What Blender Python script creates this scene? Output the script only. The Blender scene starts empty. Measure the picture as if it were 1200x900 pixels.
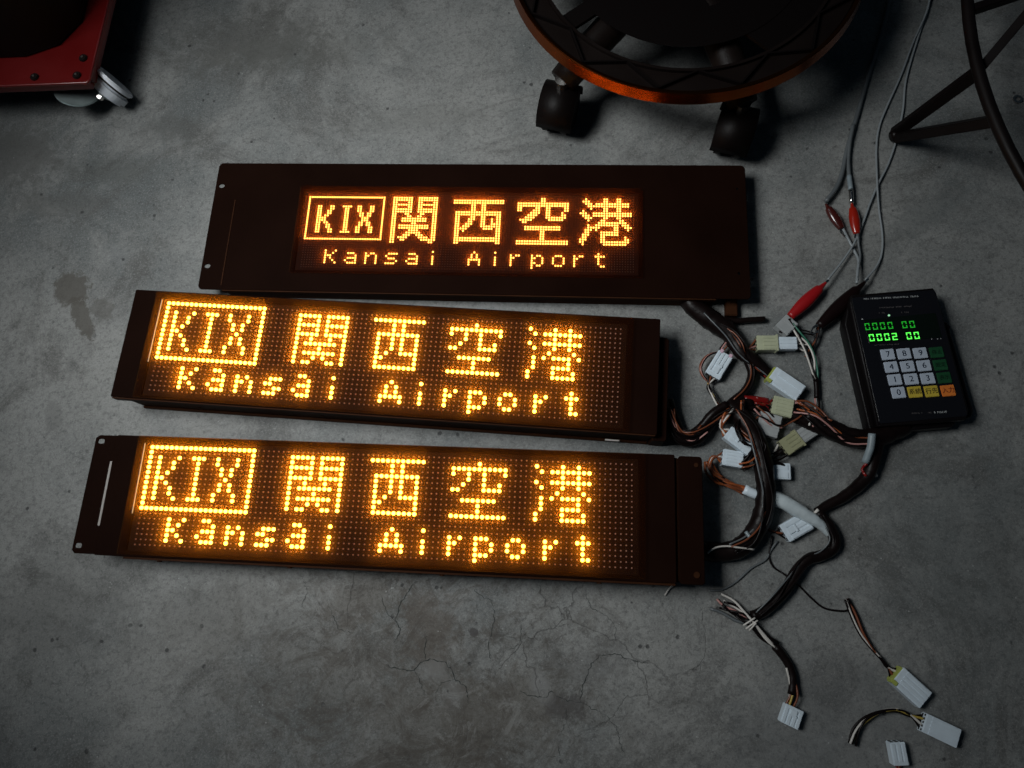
import bpy, bmesh, math, random
from mathutils import Vector, Matrix, noise
random.seed(7)
C = bpy.context.scene.collection
sc = bpy.context.scene

# ------------------------------------------------------------------ camera, light, exposure
TILT, ROLL, CAMZ, FPX = 0.266854, -0.243184, 0.822664, 790.804
cam_d = bpy.data.cameras.new("camera"); cam = bpy.data.objects.new("camera", cam_d); C.objects.link(cam)
cam_d.sensor_width = 36; cam_d.lens = FPX/1200*36; cam_d.clip_start = .02; cam_d.clip_end = 60
RM = (Matrix.Rotation(TILT, 3, 'X') @ Matrix.Rotation(ROLL, 3, 'Z'))
cam.matrix_world = Matrix.Translation((0, 0, CAMZ)) @ RM.to_4x4()
sc.camera = cam

w = bpy.data.worlds.new("World"); sc.world = w; w.use_nodes = True
bg = w.node_tree.nodes['Background']; bg.inputs[0].default_value = (.40, .70, 1, 1); bg.inputs[1].default_value = .017

def area(name, loc, target, sx, sy, power, col, spread=180):
    l = bpy.data.lights.new(name, 'AREA'); l.shape = 'RECTANGLE'; l.size = sx; l.size_y = sy
    l.energy = power; l.color = col; l.spread = math.radians(spread)
    o = bpy.data.objects.new(name, l); C.objects.link(o); o.location = loc
    o.rotation_euler = (Vector(target)-Vector(loc)).to_track_quat('-Z', 'Y').to_euler()
    return o
area("left_soft_light", (-.72, .50, 1.22), (-.02, .37, 0), .55, .5, 3.5, (.95, .985, .99), 74)  # unseen soft lamp on the left, beam narrowed so the corners darken
area("window_light", (-.20, 1.22, 1.40), (-.05, .45, 0),   .16, .12, .12, (.9, .95, 1.0), 120)

sc.view_settings.view_transform = 'Standard'; sc.view_settings.look = 'None'
sc.view_settings.exposure = 0; sc.view_settings.gamma = 1
sc.cycles.max_bounces = 6; sc.cycles.diffuse_bounces = 3; sc.cycles.transparent_max_bounces = 8
sc.cycles.sample_clamp_indirect = 4

def at(px, py, z=0.0):
    """point of the photograph (1200x900) -> place in the room at height z"""
    d = RM @ Vector(((px-600)/FPX, -(py-450)/FPX, -1.0)); t = (z-CAMZ)/d.z
    return Vector((d.x*t, d.y*t, z))

# ------------------------------------------------------------------ materials
def mat(name, col, rough=.5, metal=0., spec=.5, emit=None, es=0, bump=0, bscale=300, var=0, vscale=20, trans=0, alpha=1, coat=0):
    m = bpy.data.materials.new(name); m.use_nodes = True; nt = m.node_tree; b = nt.nodes['Principled BSDF']
    b.inputs['Base Color'].default_value = (*col, 1); b.inputs['Roughness'].default_value = rough
    b.inputs['Metallic'].default_value = metal; b.inputs['Specular IOR Level'].default_value = spec
    b.inputs['Transmission Weight'].default_value = trans; b.inputs['Coat Weight'].default_value = coat
    if emit: b.inputs['Emission Color'].default_value = (*emit, 1); b.inputs['Emission Strength'].default_value = es
    tc = nt.nodes.new('ShaderNodeTexCoord')
    if var:
        n = nt.nodes.new('ShaderNodeTexNoise'); n.inputs['Scale'].default_value = vscale; n.inputs['Detail'].default_value = 6
        nt.links.new(tc.outputs['Object'], n.inputs['Vector'])
        mx = nt.nodes.new('ShaderNodeMix'); mx.data_type = 'RGBA'
        mx.inputs[6].default_value = (*[c*(1-var) for c in col], 1); mx.inputs[7].default_value = (*[min(1, c*(1+var)+.004*var) for c in col], 1)
        nt.links.new(n.outputs['Fac'], mx.inputs[0]); nt.links.new(mx.outputs[2], b.inputs['Base Color'])
        mr = nt.nodes.new('ShaderNodeMapRange'); mr.inputs[3].default_value = max(.05, rough-.12); mr.inputs[4].default_value = min(1, rough+.15)
        nt.links.new(n.outputs['Fac'], mr.inputs[0]); nt.links.new(mr.outputs[0], b.inputs['Roughness'])
    if bump:
        n2 = nt.nodes.new('ShaderNodeTexNoise'); n2.inputs['Scale'].default_value = bscale; n2.inputs['Detail'].default_value = 3
        nt.links.new(tc.outputs['Object'], n2.inputs['Vector'])
        bp = nt.nodes.new('ShaderNodeBump'); bp.inputs['Strength'].default_value = bump; bp.inputs['Distance'].default_value = .001
        nt.links.new(n2.outputs['Fac'], bp.inputs['Height']); nt.links.new(bp.outputs[0], b.inputs['Normal'])
    return m

M = {}
M['black_plate'] = mat('black_steel_glow_tint', (.0078, .0023, .0010), .6, spec=.012, var=.5, vscale=9, bump=.25, bscale=900)  # black paint with the warm veil of the LEDs put into its colour
M['black_side'] = mat('black_metal_glow_tint', (.034, .0120, .0048), .6, spec=.03, var=.5, vscale=30, bump=.2)  # browner than the plates: LED glow on the sign sides is in the colour
M['board'] = mat('led_board', (.016, .006, .003), .7, spec=.05, var=.4, vscale=60)
M['board_fine'] = mat('fine_led_board', (.016, .006, .004), .7, spec=.05, var=.3, vscale=60)
M['lit'] = mat('lit_amber_led', (.8, .5, .2), .3, emit=(1, .54, .045), es=16)
M['lit_fine'] = mat('lit_amber_chip', (.8, .5, .2), .3, emit=(1, .44, .07), es=8)
M['unlit'] = mat('unlit_led_lens', (.62, .36, .28), .3, spec=.4)
M['unlit_fine'] = mat('unlit_chip', (.10, .055, .04), .4)
M['screw'] = mat('screw_steel', (.45, .42, .40), .35, metal=1, var=.3)
M['edge'] = mat('pale_strip', (.75, .70, .66), .3)  # pale tone paints the glint on the pane edges; label strip shares it
M['slot'] = mat('lit_floor_tone', (.26, .23, .21), .5)  # tone of lit floor seen through the flange slot
M['rubber'] = mat('black_vinyl_tape', (0.0052, 0.0024, 0.0021), .38, spec=.16, var=.5, vscale=60, bump=.5, bscale=140)
M['wire_black'] = mat('black_wire', (0.0052, 0.0032, 0.0032), .35, spec=.16)
M['wire_white'] = mat('white_wire', (.55, .52, .48), .4)
M['wire_brown'] = mat('brown_wire', (.16, .045, .018), .35)
M['wire_orange'] = mat('orange_wire', (.30, .075, .02), .35)
M['wire_red'] = mat('red_wire', (.17, .006, .005), .3)
M['wire_pink'] = mat('pink_wire', (.40, .20, .18), .4)
M['wire_yellow'] = mat('yellow_wire', (.42, .30, .06), .4)
M['wire_grey'] = mat('grey_cable', (.10, .11, .115), .4, var=.3, vscale=40)
M['wire_clear'] = mat('clear_grey_cable', (.22, .24, .25), .35)
M['wire_green'] = mat('green_wire', (.03, .14, .09), .4)
M['nylon'] = mat('white_nylon', (.60, .68, .74), .38, var=.15, vscale=80)
M['cream'] = mat('cream_nylon', (.42, .44, .30), .42, var=.2, vscale=80)
M['frost'] = mat('frosted_nylon', (.50, .52, .52), .3, var=.2, vscale=60, trans=.35)
M['olive'] = mat('yellowed_nylon', (.40, .40, .24), .4, var=.25, vscale=60, trans=.25)
M['hole'] = mat('terminal_cavity', (.012, .012, .012), .7)
M['pink_latch'] = mat('pink_nylon', (.62, .42, .50), .4)
M['lime'] = mat('lime_latch', (.34, .38, .09), .4)
M['plastic_wrap'] = mat('plastic_film', (.50, .56, .58), .16, var=.25, vscale=40, bump=1.0, bscale=90, coat=.6)
M['tie'] = mat('grey_tape', (.20, .24, .26), .4, var=.3, vscale=80)
M['clip_red'] = mat('red_clip_boot', (.30, .006, .008), .38, bump=.3, bscale=200)
M['clip_darkred'] = mat('translucent_red_boot', (.30, .012, .004), .25, coat=.5)
M['clip_brown'] = mat('dark_brown_boot', (.055, .008, .006), .25, coat=.5)
M['clip_black'] = mat('black_clip_boot', (0.0068, 0.0027, 0.0027), .35, spec=.16)
M['chrome'] = mat('clip_steel', (.7, .68, .65), .2, metal=1)
M['copper'] = mat('copper_strands', (.5, .22, .1), .35, metal=1)
M['case'] = mat('black_controller_case', (0.0038, 0.0027, 0.0030), .38, spec=.16, var=.3, vscale=20, bump=.3, bscale=1200)
M['face'] = mat('black_membrane', (.006, .006, .008), .28)
M['key_white'] = mat('white_key', (.40, .45, .52), .45, var=.12, vscale=60)
M['key_green'] = mat('green_key', (.005, .055, .018), .5, var=.3, vscale=60)
M['key_yellow'] = mat('yellow_key', (.48, .36, .04), .5, var=.2, vscale=60)
M['key_orange'] = mat('orange_key', (.62, .17, .025), .5, var=.2, vscale=60)
M['ink'] = mat('dark_key_ink', (.012, .02, .04), .5)
M['ink_green'] = mat('dark_green_ink', (.002, .015, .006), .5)
M['ink_yellow'] = mat('dark_olive_ink', (.05, .035, .01), .5)
M['ink_orange'] = mat('red_brown_ink', (.16, .02, .01), .5)
M['print'] = mat('white_print', (.35, .36, .36), .5)
M['print_dim'] = mat('dim_print', (.09, .08, .08), .5)
M['digit'] = mat('green_digit', (.1, .6, .1), .3, emit=(.10, 1, .08), es=1.3)
M['digit_reflection'] = mat('green_digit_reflection', (.02, .3, .03), .3, emit=(.02, .6, .03), es=.42)  # faint glow painting the display's reflection above the real digits
M['disp'] = mat('display_window', (.003, .006, .004), .15)
M['lamp'] = mat('green_lamp', (.3, .8, .4), .3, emit=(.5, 1, .6), es=.5)
M['stool'] = mat('black_stool_plastic', (.0055, .0032, .0026), .45, spec=.12, var=.4, vscale=14, bump=.3, bscale=500)
M['rim'] = mat('orange_tinted_rim', (.24, .058, .012), .24, metal=1)  # copper tint put into the rim to deepen the orange LED reflection
M['stool_dark'] = mat('black_caster_plastic', (.0035, .0022, .0020), .5, spec=.12, bump=.2)
M['tyre'] = mat('black_caster_tread', (0.0052, 0.0027, 0.0024), .55, spec=.16)
M['cart'] = mat('red_enamel', (.11, .0014, .0014), .35, var=.35, vscale=9, bump=.15, bscale=200, coat=.3)
M['cart_black'] = mat('black_cabinet', (0.0034, 0.0012, 0.0012), .6, spec=.16)
M['zinc'] = mat('zinc_plate', (.32, .38, .38), .45, metal=.6, var=.3, vscale=40)
M['wheel'] = mat('white_wheel', (.78, .82, .88), .42, var=.15, vscale=30)
M['frame_black'] = mat('black_tube', (0.0043, 0.0024, 0.0024), .5, spec=.16, var=.4, vscale=30)

def window_mat(name, haze, col):
    m = bpy.data.materials.new(name); m.use_nodes = True; nt = m.node_tree
    for n in list(nt.nodes): nt.nodes.remove(n)
    out = nt.nodes.new('ShaderNodeOutputMaterial'); tr = nt.nodes.new('ShaderNodeBsdfTransparent'); tl = nt.nodes.new('ShaderNodeBsdfTranslucent')
    gl = nt.nodes.new('ShaderNodeBsdfGlossy'); gl.inputs['Roughness'].default_value = .06
    tl.inputs['Color'].default_value = (*col, 1); tr.inputs['Color'].default_value = (.95, .93, .92, 1)
    tc = nt.nodes.new('ShaderNodeTexCoord'); n = nt.nodes.new('ShaderNodeTexNoise'); n.inputs['Scale'].default_value = 14; n.inputs['Detail'].default_value = 8
    nt.links.new(tc.outputs['Object'], n.inputs['Vector'])
    mr = nt.nodes.new('ShaderNodeMapRange'); mr.inputs[3].default_value = haze*.6; mr.inputs[4].default_value = haze*1.4
    nt.links.new(n.outputs['Fac'], mr.inputs[0])
    mx = nt.nodes.new('ShaderNodeMixShader'); nt.links.new(mr.outputs[0], mx.inputs[0]); nt.links.new(tr.outputs[0], mx.inputs[1]); nt.links.new(tl.outputs[0], mx.inputs[2])
    lw = nt.nodes.new('ShaderNodeFresnel'); lw.inputs['IOR'].default_value = 1.22
    mx2 = nt.nodes.new('ShaderNodeMixShader'); nt.links.new(lw.outputs[0], mx2.inputs[0]); nt.links.new(mx.outputs[0], mx2.inputs[1]); nt.links.new(gl.outputs[0], mx2.inputs[2])
    nt.links.new(mx.outputs[0], out.inputs[0]); [nt.nodes.remove(q) for q in (gl, lw, mx2)]; return m
M['window'] = window_mat('halo_acrylic', .08, (.85, .40, .06))  # amber scatter put into the panes to carry the halo of the LEDs
M['window_fine'] = window_mat('halo_acrylic_fine', .12, (.85, .28, .05))

def concrete():
    m = bpy.data.materials.new('worn_concrete'); m.use_nodes = True; nt = m.node_tree; N = nt.nodes; L = nt.links
    b = N['Principled BSDF']
    geo = N.new('ShaderNodeNewGeometry'); P = geo.outputs['Position']
    def noi(scale, det=6, rough=.6, dist=0, vec=None):
        n = N.new('ShaderNodeTexNoise'); n.inputs['Scale'].default_value = scale; n.inputs['Detail'].default_value = det
        n.inputs['Roughness'].default_value = rough; n.inputs['Distortion'].default_value = dist; L.new(vec or P, n.inputs['Vector']); return n.outputs['Fac']
    def mr(v, a, b_, c=0, d=1):
        n = N.new('ShaderNodeMapRange'); n.interpolation_type = 'SMOOTHSTEP'
        for i, x in zip((1, 2, 3, 4), (a, b_, c, d)): n.inputs[i].default_value = x
        L.new(v, n.inputs[0]); return n.outputs[0]
    def ma(op, a, b_=None, clamp=False):
        n = N.new('ShaderNodeMath'); n.operation = op; n.use_clamp = clamp
        for i, x in enumerate((a, b_)):
            if x is None: continue
            if isinstance(x, (int, float)): n.inputs[i].default_value = x
            else: L.new(x, n.inputs[i])
        return n.outputs[0]
    def mix(f, a, b_):
        n = N.new('ShaderNodeMix'); n.data_type = 'RGBA'
        if isinstance(f, float): n.inputs[0].default_value = f
        else: L.new(f, n.inputs[0])
        for i, x in ((6, a), (7, b_)):
            if isinstance(x, tuple): n.inputs[i].default_value = (*x, 1)
            else: L.new(x, n.inputs[i])
        return n.outputs[2]
    # broad mottling between cool grey and warm grey
    c = mix(mr(noi(2.2, 8, .62, .4), .35, .66), (.115, .126, .126), (.265, .265, .252))
    c = mix(mr(noi(9, 9, .68, .6), .42, .70, 0, .75), c, (.285, .285, .272))
    c = mix(mr(noi(4.2, 11, .76, 1.6), .49, .64, 0, .72), c, (.092, .090, .084))
    c = mix(mr(noi(11, 11, .8, 2.0), .55, .66, 0, .5), c, (.070, .067, .062))
    c = mix(mr(noi(26, 8, .7, .5), .50, .74, 0, .45), c, (.085, .085, .082))
    c = mix(mr(noi(58, 8, .8, .8), .52, .74, 0, .32), c, (.075, .075, .072))
    c = mix(mr(noi(150, 6, .8), .48, .62, 0, .5), c, (.06, .06, .06))
    c = mix(mr(noi(380, 5, .85), .50, .64, 0, .5), c, (.36, .36, .35))
    c = mix(mr(noi(560, 4, .85), .52, .66, 0, .55), c, (.05, .05, .05))
    # stains with a place of their own
    sep = N.new('ShaderNodeSeparateXYZ'); L.new(P, sep.inputs[0]); X, Y = sep.outputs[0], sep.outputs[1]
    nz = ma('SUBTRACT', noi(30, 8, .68, 1.0), .5); nz2 = ma('SUBTRACT', noi(75, 8, .8, .8), .5)
    def blob(px, py, rx, ry, soft, amp=1.6, ang=0.):
        p = at(px, py); ca, sa = math.cos(ang), math.sin(ang)
        dx, dy = ma('SUBTRACT', X, p.x), ma('SUBTRACT', Y, p.y)
        u = ma('DIVIDE', ma('ADD', ma('MULTIPLY', dx, ca), ma('MULTIPLY', dy, sa)), rx)
        v = ma('DIVIDE', ma('SUBTRACT', ma('MULTIPLY', dy, ca), ma('MULTIPLY', dx, sa)), ry)
        r = ma('SQRT', ma('ADD', ma('MULTIPLY', u, u), ma('MULTIPLY', v, v)))
        r = ma('ADD', r, ma('ADD', ma('MULTIPLY', nz, amp), ma('MULTIPLY', nz2, 2.4)))
        return mr(r, 1-soft, 1+soft, 1, 0)
    def N_dist(px, py):
        p = at(px, py)
        return ma('SQRT', ma('ADD', ma('POWER', ma('SUBTRACT', X, p.x), 2), ma('POWER', ma('SUBTRACT', Y, p.y), 2)))
    for px, py, rx, ry, soft, k, col, ang, amp in (
        (84, 338, .026, .026, .12, .80, (.080, .072, .060), 0, .6), (96, 372, .013, .034, .12, .80, (.080, .072, .060), .3, .6),
        (119, 362, .013, .019, .14, .55, (.090, .084, .074), .8, .6), (62, 488, .012, .02, .2, .4, (.12, .12, .115), 0, 1.5),
        (75, 238, .075, .022, .35, .50, (.10, .10, .095), -.2, 1.2), (130, 200, .06, .02, .6, .5, (.08, .085, .08), -.3, 2), (20, 180, .06, .05, .5, .7, (.10, .10, .095), 0, 2),
        (505, 740, .030, .045, .6, .55, (.085, .062, .045), 0, 2.4), (420, 700, .045, .03, .4, .45, (.10, .085, .07), 0, 2.6),
        (555, 741, .0055, .0055, .2, .85, (.05, .045, .045), 0, .5), (554, 770, .006, .006, .3, .5, (.06, .055, .05), 0, .6),
        (600, 835, .075, .04, .7, .45, (.070, .056, .042), .1, 2.2), (500, 850, .10, .05, .8, .40, (.075, .062, .048), 0, 2.2),
        (395, 790, .12, .05, .8, .35, (.085, .072, .058), 0, 2.2), (665, 828, .02, .014, .3, .6, (.06, .055, .055), 0, 2),
        (690, 780, .04, .02, .5, .35, (.11, .11, .11), 0, 2), (250, 730, .10, .04, .6, .30, (.12, .115, .105), 0, 2.2),
        (1085, 250, .06, .02, .5, .4, (.09, .10, .10), .4, 2), (960, 860, .12, .06, .6, .35, (.09, .095, .1), 0, 2),
        (290, 50, .10, .05, .7, .6, (.07, .068, .062), -.2, 2), (200, 150, .05, .02, .6, .5, (.09, .09, .085), -.3, 2), (60, 720, .08, .05, .8, .4, (.09, .09, .085), 0, 2), (350, 60, .12, .03, .5, .35, (.12, .12, .11), -.2, 2), (480, 140, .10, .02, .5, .3, (.13, .13, .12), -.2, 2),
        (1130, 640, .10, .12, .6, .35, (.085, .095, .095), 0, 2)):
        c = mix(ma('MULTIPLY', blob(px, py, rx, ry, soft, amp*1.5, ang), k), c, col)
    zone = ma('MULTIPLY', mr(N_dist(490, 790), .10, .34, 1, 0), 1.0)
    smear = ma('MULTIPLY', mr(noi(15, 12, .82, 2.2), .46, .60), zone)
    c = mix(ma('MULTIPLY', smear, .62), c, (.066, .055, .045))
    smear2 = ma('MULTIPLY', mr(noi(38, 10, .85, 1.5), .53, .62), mr(N_dist(500, 780), .12, .45, 1, .25))
    c = mix(ma('MULTIPLY', smear2, .55), c, (.052, .047, .042))
    pale = ma('MULTIPLY', mr(noi(21, 10, .8, 1.8), .56, .66), mr(N_dist(560, 760), .10, .36, 1, .2))
    c = mix(ma('MULTIPLY', pale, .40), c, (.31, .31, .30))
    for px, py, rx, ry, k in ((633, 803, .009, .013, .6), (508, 785, .014, .009, .45), (530, 812, .008, .014, .3), (135, 300, .02, .015, .35), (975, 870, .03, .008, .2)):
        c = mix(ma('MULTIPLY', blob(px, py, rx, ry, .9, 4.5), k*.7), c, (.30, .305, .305))
    # small pits and specks
    vo = N.new('ShaderNodeTexVoronoi'); vo.inputs['Scale'].default_value = 42; vo.inputs['Randomness'].default_value = 1; L.new(P, vo.inputs['Vector'])
    keep = mr(noi(17, 3), .50, .56)
    pit = ma('MULTIPLY', mr(ma('ADD', vo.outputs['Distance'], ma('MULTIPLY', nz2, .25)), .06, .12, 1, 0), keep)
    c = mix(ma('MULTIPLY', pit, .8), c, (.035, .035, .035))
    vo2 = N.new('ShaderNodeTexVoronoi'); vo2.inputs['Scale'].default_value = 130; L.new(P, vo2.inputs['Vector'])
    keep2 = mr(noi(31, 3), .58, .64)
    c = mix(ma('MULTIPLY', ma('MULTIPLY', mr(vo2.outputs['Distance'], .05, .16, 1, 0), keep2), .65), c, (.42, .43, .42))
    # hairline crazing
    wv = N.new('ShaderNodeVectorMath'); wv.operation = 'ADD'; nc = N.new('ShaderNodeTexNoise'); nc.inputs['Scale'].default_value = 16; nc.inputs['Detail'].default_value = 6
    L.new(P, nc.inputs['Vector']); sv = N.new('ShaderNodeVectorMath'); sv.operation = 'SCALE'; sv.inputs['Scale'].default_value = .07
    L.new(nc.outputs['Color'], sv.inputs[0]); L.new(P, wv.inputs[0]); L.new(sv.outputs[0], wv.inputs[1])
    vc = N.new('ShaderNodeTexVoronoi'); vc.feature = 'DISTANCE_TO_EDGE'; vc.inputs['Scale'].default_value = 9; L.new(wv.outputs[0], vc.inputs['Vector'])
    crack = ma('MULTIPLY', mr(vc.outputs['Distance'], .002, .009, 1, 0), mr(noi(4.5, 4, .6), .50, .60))
    p0 = at(560, 790)
    dd = ma('SQRT', ma('ADD', ma('POWER', ma('SUBTRACT', X, p0.x), 2), ma('POWER', ma('SUBTRACT', Y, p0.y), 2)))
    crack = ma('MULTIPLY', crack, mr(dd, .15, .38, 1, .12))
    c = mix(ma('MULTIPLY', crack, .4), c, (.045, .04, .038))
    L.new(c, b.inputs['Base Color'])
    L.new(mr(noi(12, 6), .3, .7, .55, .82), b.inputs['Roughness']); b.inputs['Specular IOR Level'].default_value = .35
    h = ma('ADD', ma('MULTIPLY', noi(180, 5, .7), .35), ma('MULTIPLY', noi(20, 6), .5))
    h = ma('SUBTRACT', h, ma('MULTIPLY', pit, .8)); h = ma('SUBTRACT', h, ma('MULTIPLY', crack, .8))
    bp = N.new('ShaderNodeBump'); bp.inputs['Strength'].default_value = .55; bp.inputs['Distance'].default_value = .0016
    L.new(h, bp.inputs['Height']); L.new(bp.outputs[0], b.inputs['Normal'])
    return m
M['concrete'] = concrete()
M['crack'] = mat('crack_dirt', (.028, .034, .031), .9)

# ------------------------------------------------------------------ helpers
def link(name, me, m, parent=None, smooth=False):
    o = bpy.data.objects.new(name, me); C.objects.link(o)
    if not me.materials: me.materials.append(m)
    if parent: o.parent = parent
    if smooth:
        for p in me.polygons: p.use_smooth = True
    return o
def tag(o, label, cat, group=None):
    o['label'] = label; o['category'] = cat
    if group: o['group'] = group
    return o
def thing(name, loc, rz, label, cat, group=None):
    o = bpy.data.objects.new(name, None); o.empty_display_size = .02; C.objects.link(o)
    o.location = loc; o.rotation_euler = (0, 0, rz); return tag(o, label, cat, group)
def bm_mesh(bm, name='mesh'):
    bmesh.ops.recalc_face_normals(bm, faces=bm.faces); me = bpy.data.meshes.new(name); bm.to_mesh(me); bm.free(); return me
def box_into(bm, x0, x1, y0, y1, z0, z1, bev=0):
    mt = Matrix.Translation(((x0+x1)/2, (y0+y1)/2, (z0+z1)/2)) @ Matrix.Diagonal((abs(x1-x0), abs(y1-y0), abs(z1-z0), 1))
    r = bmesh.ops.create_cube(bm, size=1, matrix=mt)
    if bev:
        ed = list({e for v in r['verts'] for e in v.link_edges})
        bmesh.ops.bevel(bm, geom=ed, offset=bev, segments=2, affect='EDGES')
def box(name, m, parent, x0, x1, y0, y1, z0, z1, bev=0):
    bm = bmesh.new(); box_into(bm, x0, x1, y0, y1, z0, z1, bev); return link(name, bm_mesh(bm), m, parent)
def cyl_mesh(r, h, seg=16, bev=0, r2=None):
    bm = bmesh.new(); bmesh.ops.create_cone(bm, cap_ends=True, segments=seg, radius1=r, radius2=r if r2 is None else r2, depth=h)
    if bev: bmesh.ops.bevel(bm, geom=[e for e in bm.edges if abs(e.verts[0].co.z-e.verts[1].co.z) < 1e-6], offset=bev, segments=2, affect='EDGES')
    return bm_mesh(bm)
def curve_mesh(cu):
    o = bpy.data.objects.new('tmp', cu); C.objects.link(o)
    dg = bpy.context.evaluated_depsgraph_get(); me = bpy.data.meshes.new_from_object(o.evaluated_get(dg))
    bpy.data.objects.remove(o); me.materials.clear(); return me
def plate(name, m, parent, loops, z0, z1, bev=.0006):
    cu = bpy.data.curves.new('plate', 'CURVE'); cu.dimensions = '2D'; cu.fill_mode = 'BOTH'
    cu.extrude = (z1-z0)/2-bev; cu.bevel_depth = bev; cu.bevel_resolution = 1; cu.offset = -bev
    for lp in loops:
        s = cu.splines.new('POLY'); s.points.add(len(lp)-1); s.use_cyclic_u = True
        for p, q in zip(s.points, lp): p.co = (q[0], q[1], 0, 1)
    me = curve_mesh(cu); o = link(name, me, m, parent); o.location.z = (z0+z1)/2; return o
def rect(x0, x1, y0, y1, r=0, n=5):
    if not r: return [(x0, y0), (x1, y0), (x1, y1), (x0, y1)]
    out = []
    for cx, cy, a in ((x0+r, y0+r, 180), (x1-r, y0+r, 270), (x1-r, y1-r, 0), (x0+r, y1-r, 90)):
        for i in range(n+1):
            t = math.radians(a+90*i/n); out.append((cx+r*math.cos(t), cy+r*math.sin(t)))
    return out
def circ(cx, cy, r, n=14, sx=1): return [(cx+sx*r*math.cos(2*math.pi*i/n), cy+r*math.sin(2*math.pi*i/n)) for i in range(n)]
def text_mesh(s, size):
    cu = bpy.data.curves.new('text', 'FONT'); cu.body = s; cu.size = size; cu.align_x = 'CENTER'; cu.align_y = 'CENTER'; cu.extrude = .00015; cu.resolution_u = 3
    return curve_mesh(cu)
def spline(pts, step=.0035):
    P = [Vector(p) for p in pts]
    if len(P) == 2: P = [P[0], (P[0]+P[1])/2, P[1]]
    P = [P[0]*2-P[1]]+P+[P[-1]*2-P[-2]]; out = []
    for i in range(1, len(P)-2):
        a, b, c, d = P[i-1:i+3]; n = max(2, int((c-b).length/step))
        for k in range(n):
            t = k/n; out.append(.5*((2*b)+(c-a)*t+(2*a-5*b+4*c-d)*t*t+(3*b-a-3*c+d)*t**3))
    out.append(P[-2]); return out
def tube_into(bm, pts, r, seg=8, lump=0, seed=0, raw=False):
    Q = [Vector(p) for p in pts] if raw else spline(pts)
    rings = []; up = Vector((0, 0, 1)); n = len(Q)
    for i, p in enumerate(Q):
        t = (Q[min(i+1, n-1)]-Q[max(i-1, 0)]).normalized(); s = t.cross(up)
        if s.length < 1e-4: s = Vector((1, 0, 0))
        s.normalize(); u = s.cross(t); ri = r(i/(n-1)) if callable(r) else r
        ring = []
        for k in range(seg):
            a = 2*math.pi*k/seg; rr = ri
            if lump: rr *= 1+.055*(((i*.30+k/seg) % 1)-.5)+lump*noise.noise(Vector((p.x*90+seed, p.y*90, k*.9)))
            ring.append(bm.verts.new(p+(s*math.cos(a)+u*math.sin(a))*rr))
        rings.append(ring)
    for a, b in zip(rings, rings[1:]):
        for k in range(seg): bm.faces.new((a[k], a[(k+1) % seg], b[(k+1) % seg], b[k]))
    bm.faces.new(rings[0][::-1]); bm.faces.new(rings[-1])
def tube(name, m, parent, pts, r, seg=8, lump=0, seed=0, org=None):
    org = org if org is not None else (parent.location if parent else Vector())
    bm = bmesh.new(); tube_into(bm, [Vector(p)-org for p in pts], r, seg, lump, seed)
    return link(name, bm_mesh(bm), m, parent, smooth=True)
def path(lst, z=.004):
    return [at(p[0], p[1], p[2] if len(p) > 2 else z) for p in lst]
def strands(parent, pts, n, r, spread, mats, seed=0, lift=0):
    """a loose bundle of n wires following one course"""
    rnd = random.Random(seed); base = [Vector(p) for p in pts]
    for k in range(n):
        ph, fr = rnd.random()*6.28, rnd.uniform(.6, 1.6); off = (k-(n-1)/2)/max(1, n-1)*2; Q = []
        for i, p in enumerate(base):
            t = (base[min(i+1, len(base)-1)]-base[max(i-1, 0)]).normalized(); s = Vector((t.y, -t.x, 0))
            o = spread*(off*.6+.55*math.sin(ph+fr*i)); zz = max(r*1.05, p.z+spread*.5*math.cos(ph*2+fr*i)+lift)
            Q.append(Vector((p.x, p.y, 0))+s*o+Vector((0, 0, zz)))
        tube('wire', M[mats[k % len(mats)]], parent, Q, r, 6)

# ------------------------------------------------------------------ floor
bm = bmesh.new(); bmesh.ops.create_grid(bm, x_segments=8, y_segments=8, size=6)
floor = link('floor', bm_mesh(bm), M['concrete']); floor['kind'] = 'structure'
def crack(pts, wpx, seed):
    rnd = random.Random(seed); Q = []
    P = [at(460+x/4, 680+y/4, 0) for x, y in pts]
    for a, b in zip(P, P[1:]):
        n = max(2, int((b-a).length/.0022)); nn = Vector((-(b-a).y, (b-a).x, 0)).normalized()
        for k in range(n): Q.append(a.lerp(b, k/n)+nn*rnd.uniform(-.0012, .0012))
    Q.append(P[-1]); bm = bmesh.new(); prev = None; N = len(Q)
    for i, p in enumerate(Q):
        t = (Q[min(i+1, N-1)]-Q[max(i-1, 0)]).normalized(); s = Vector((-t.y, t.x, 0))
        ww = wpx*.00085*(.08+.6*rnd.random())*min(1, (i+1)/4, (N-i)/4)
        v = (bm.verts.new(p+s*ww+Vector((0, 0, .0004))), bm.verts.new(p-s*ww+Vector((0, 0, .0004))))
        if prev: bm.faces.new((prev[0], prev[1], v[1], v[0]))
        prev = v
    o = link('crack', bm_mesh(bm), M['crack'], floor)
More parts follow.
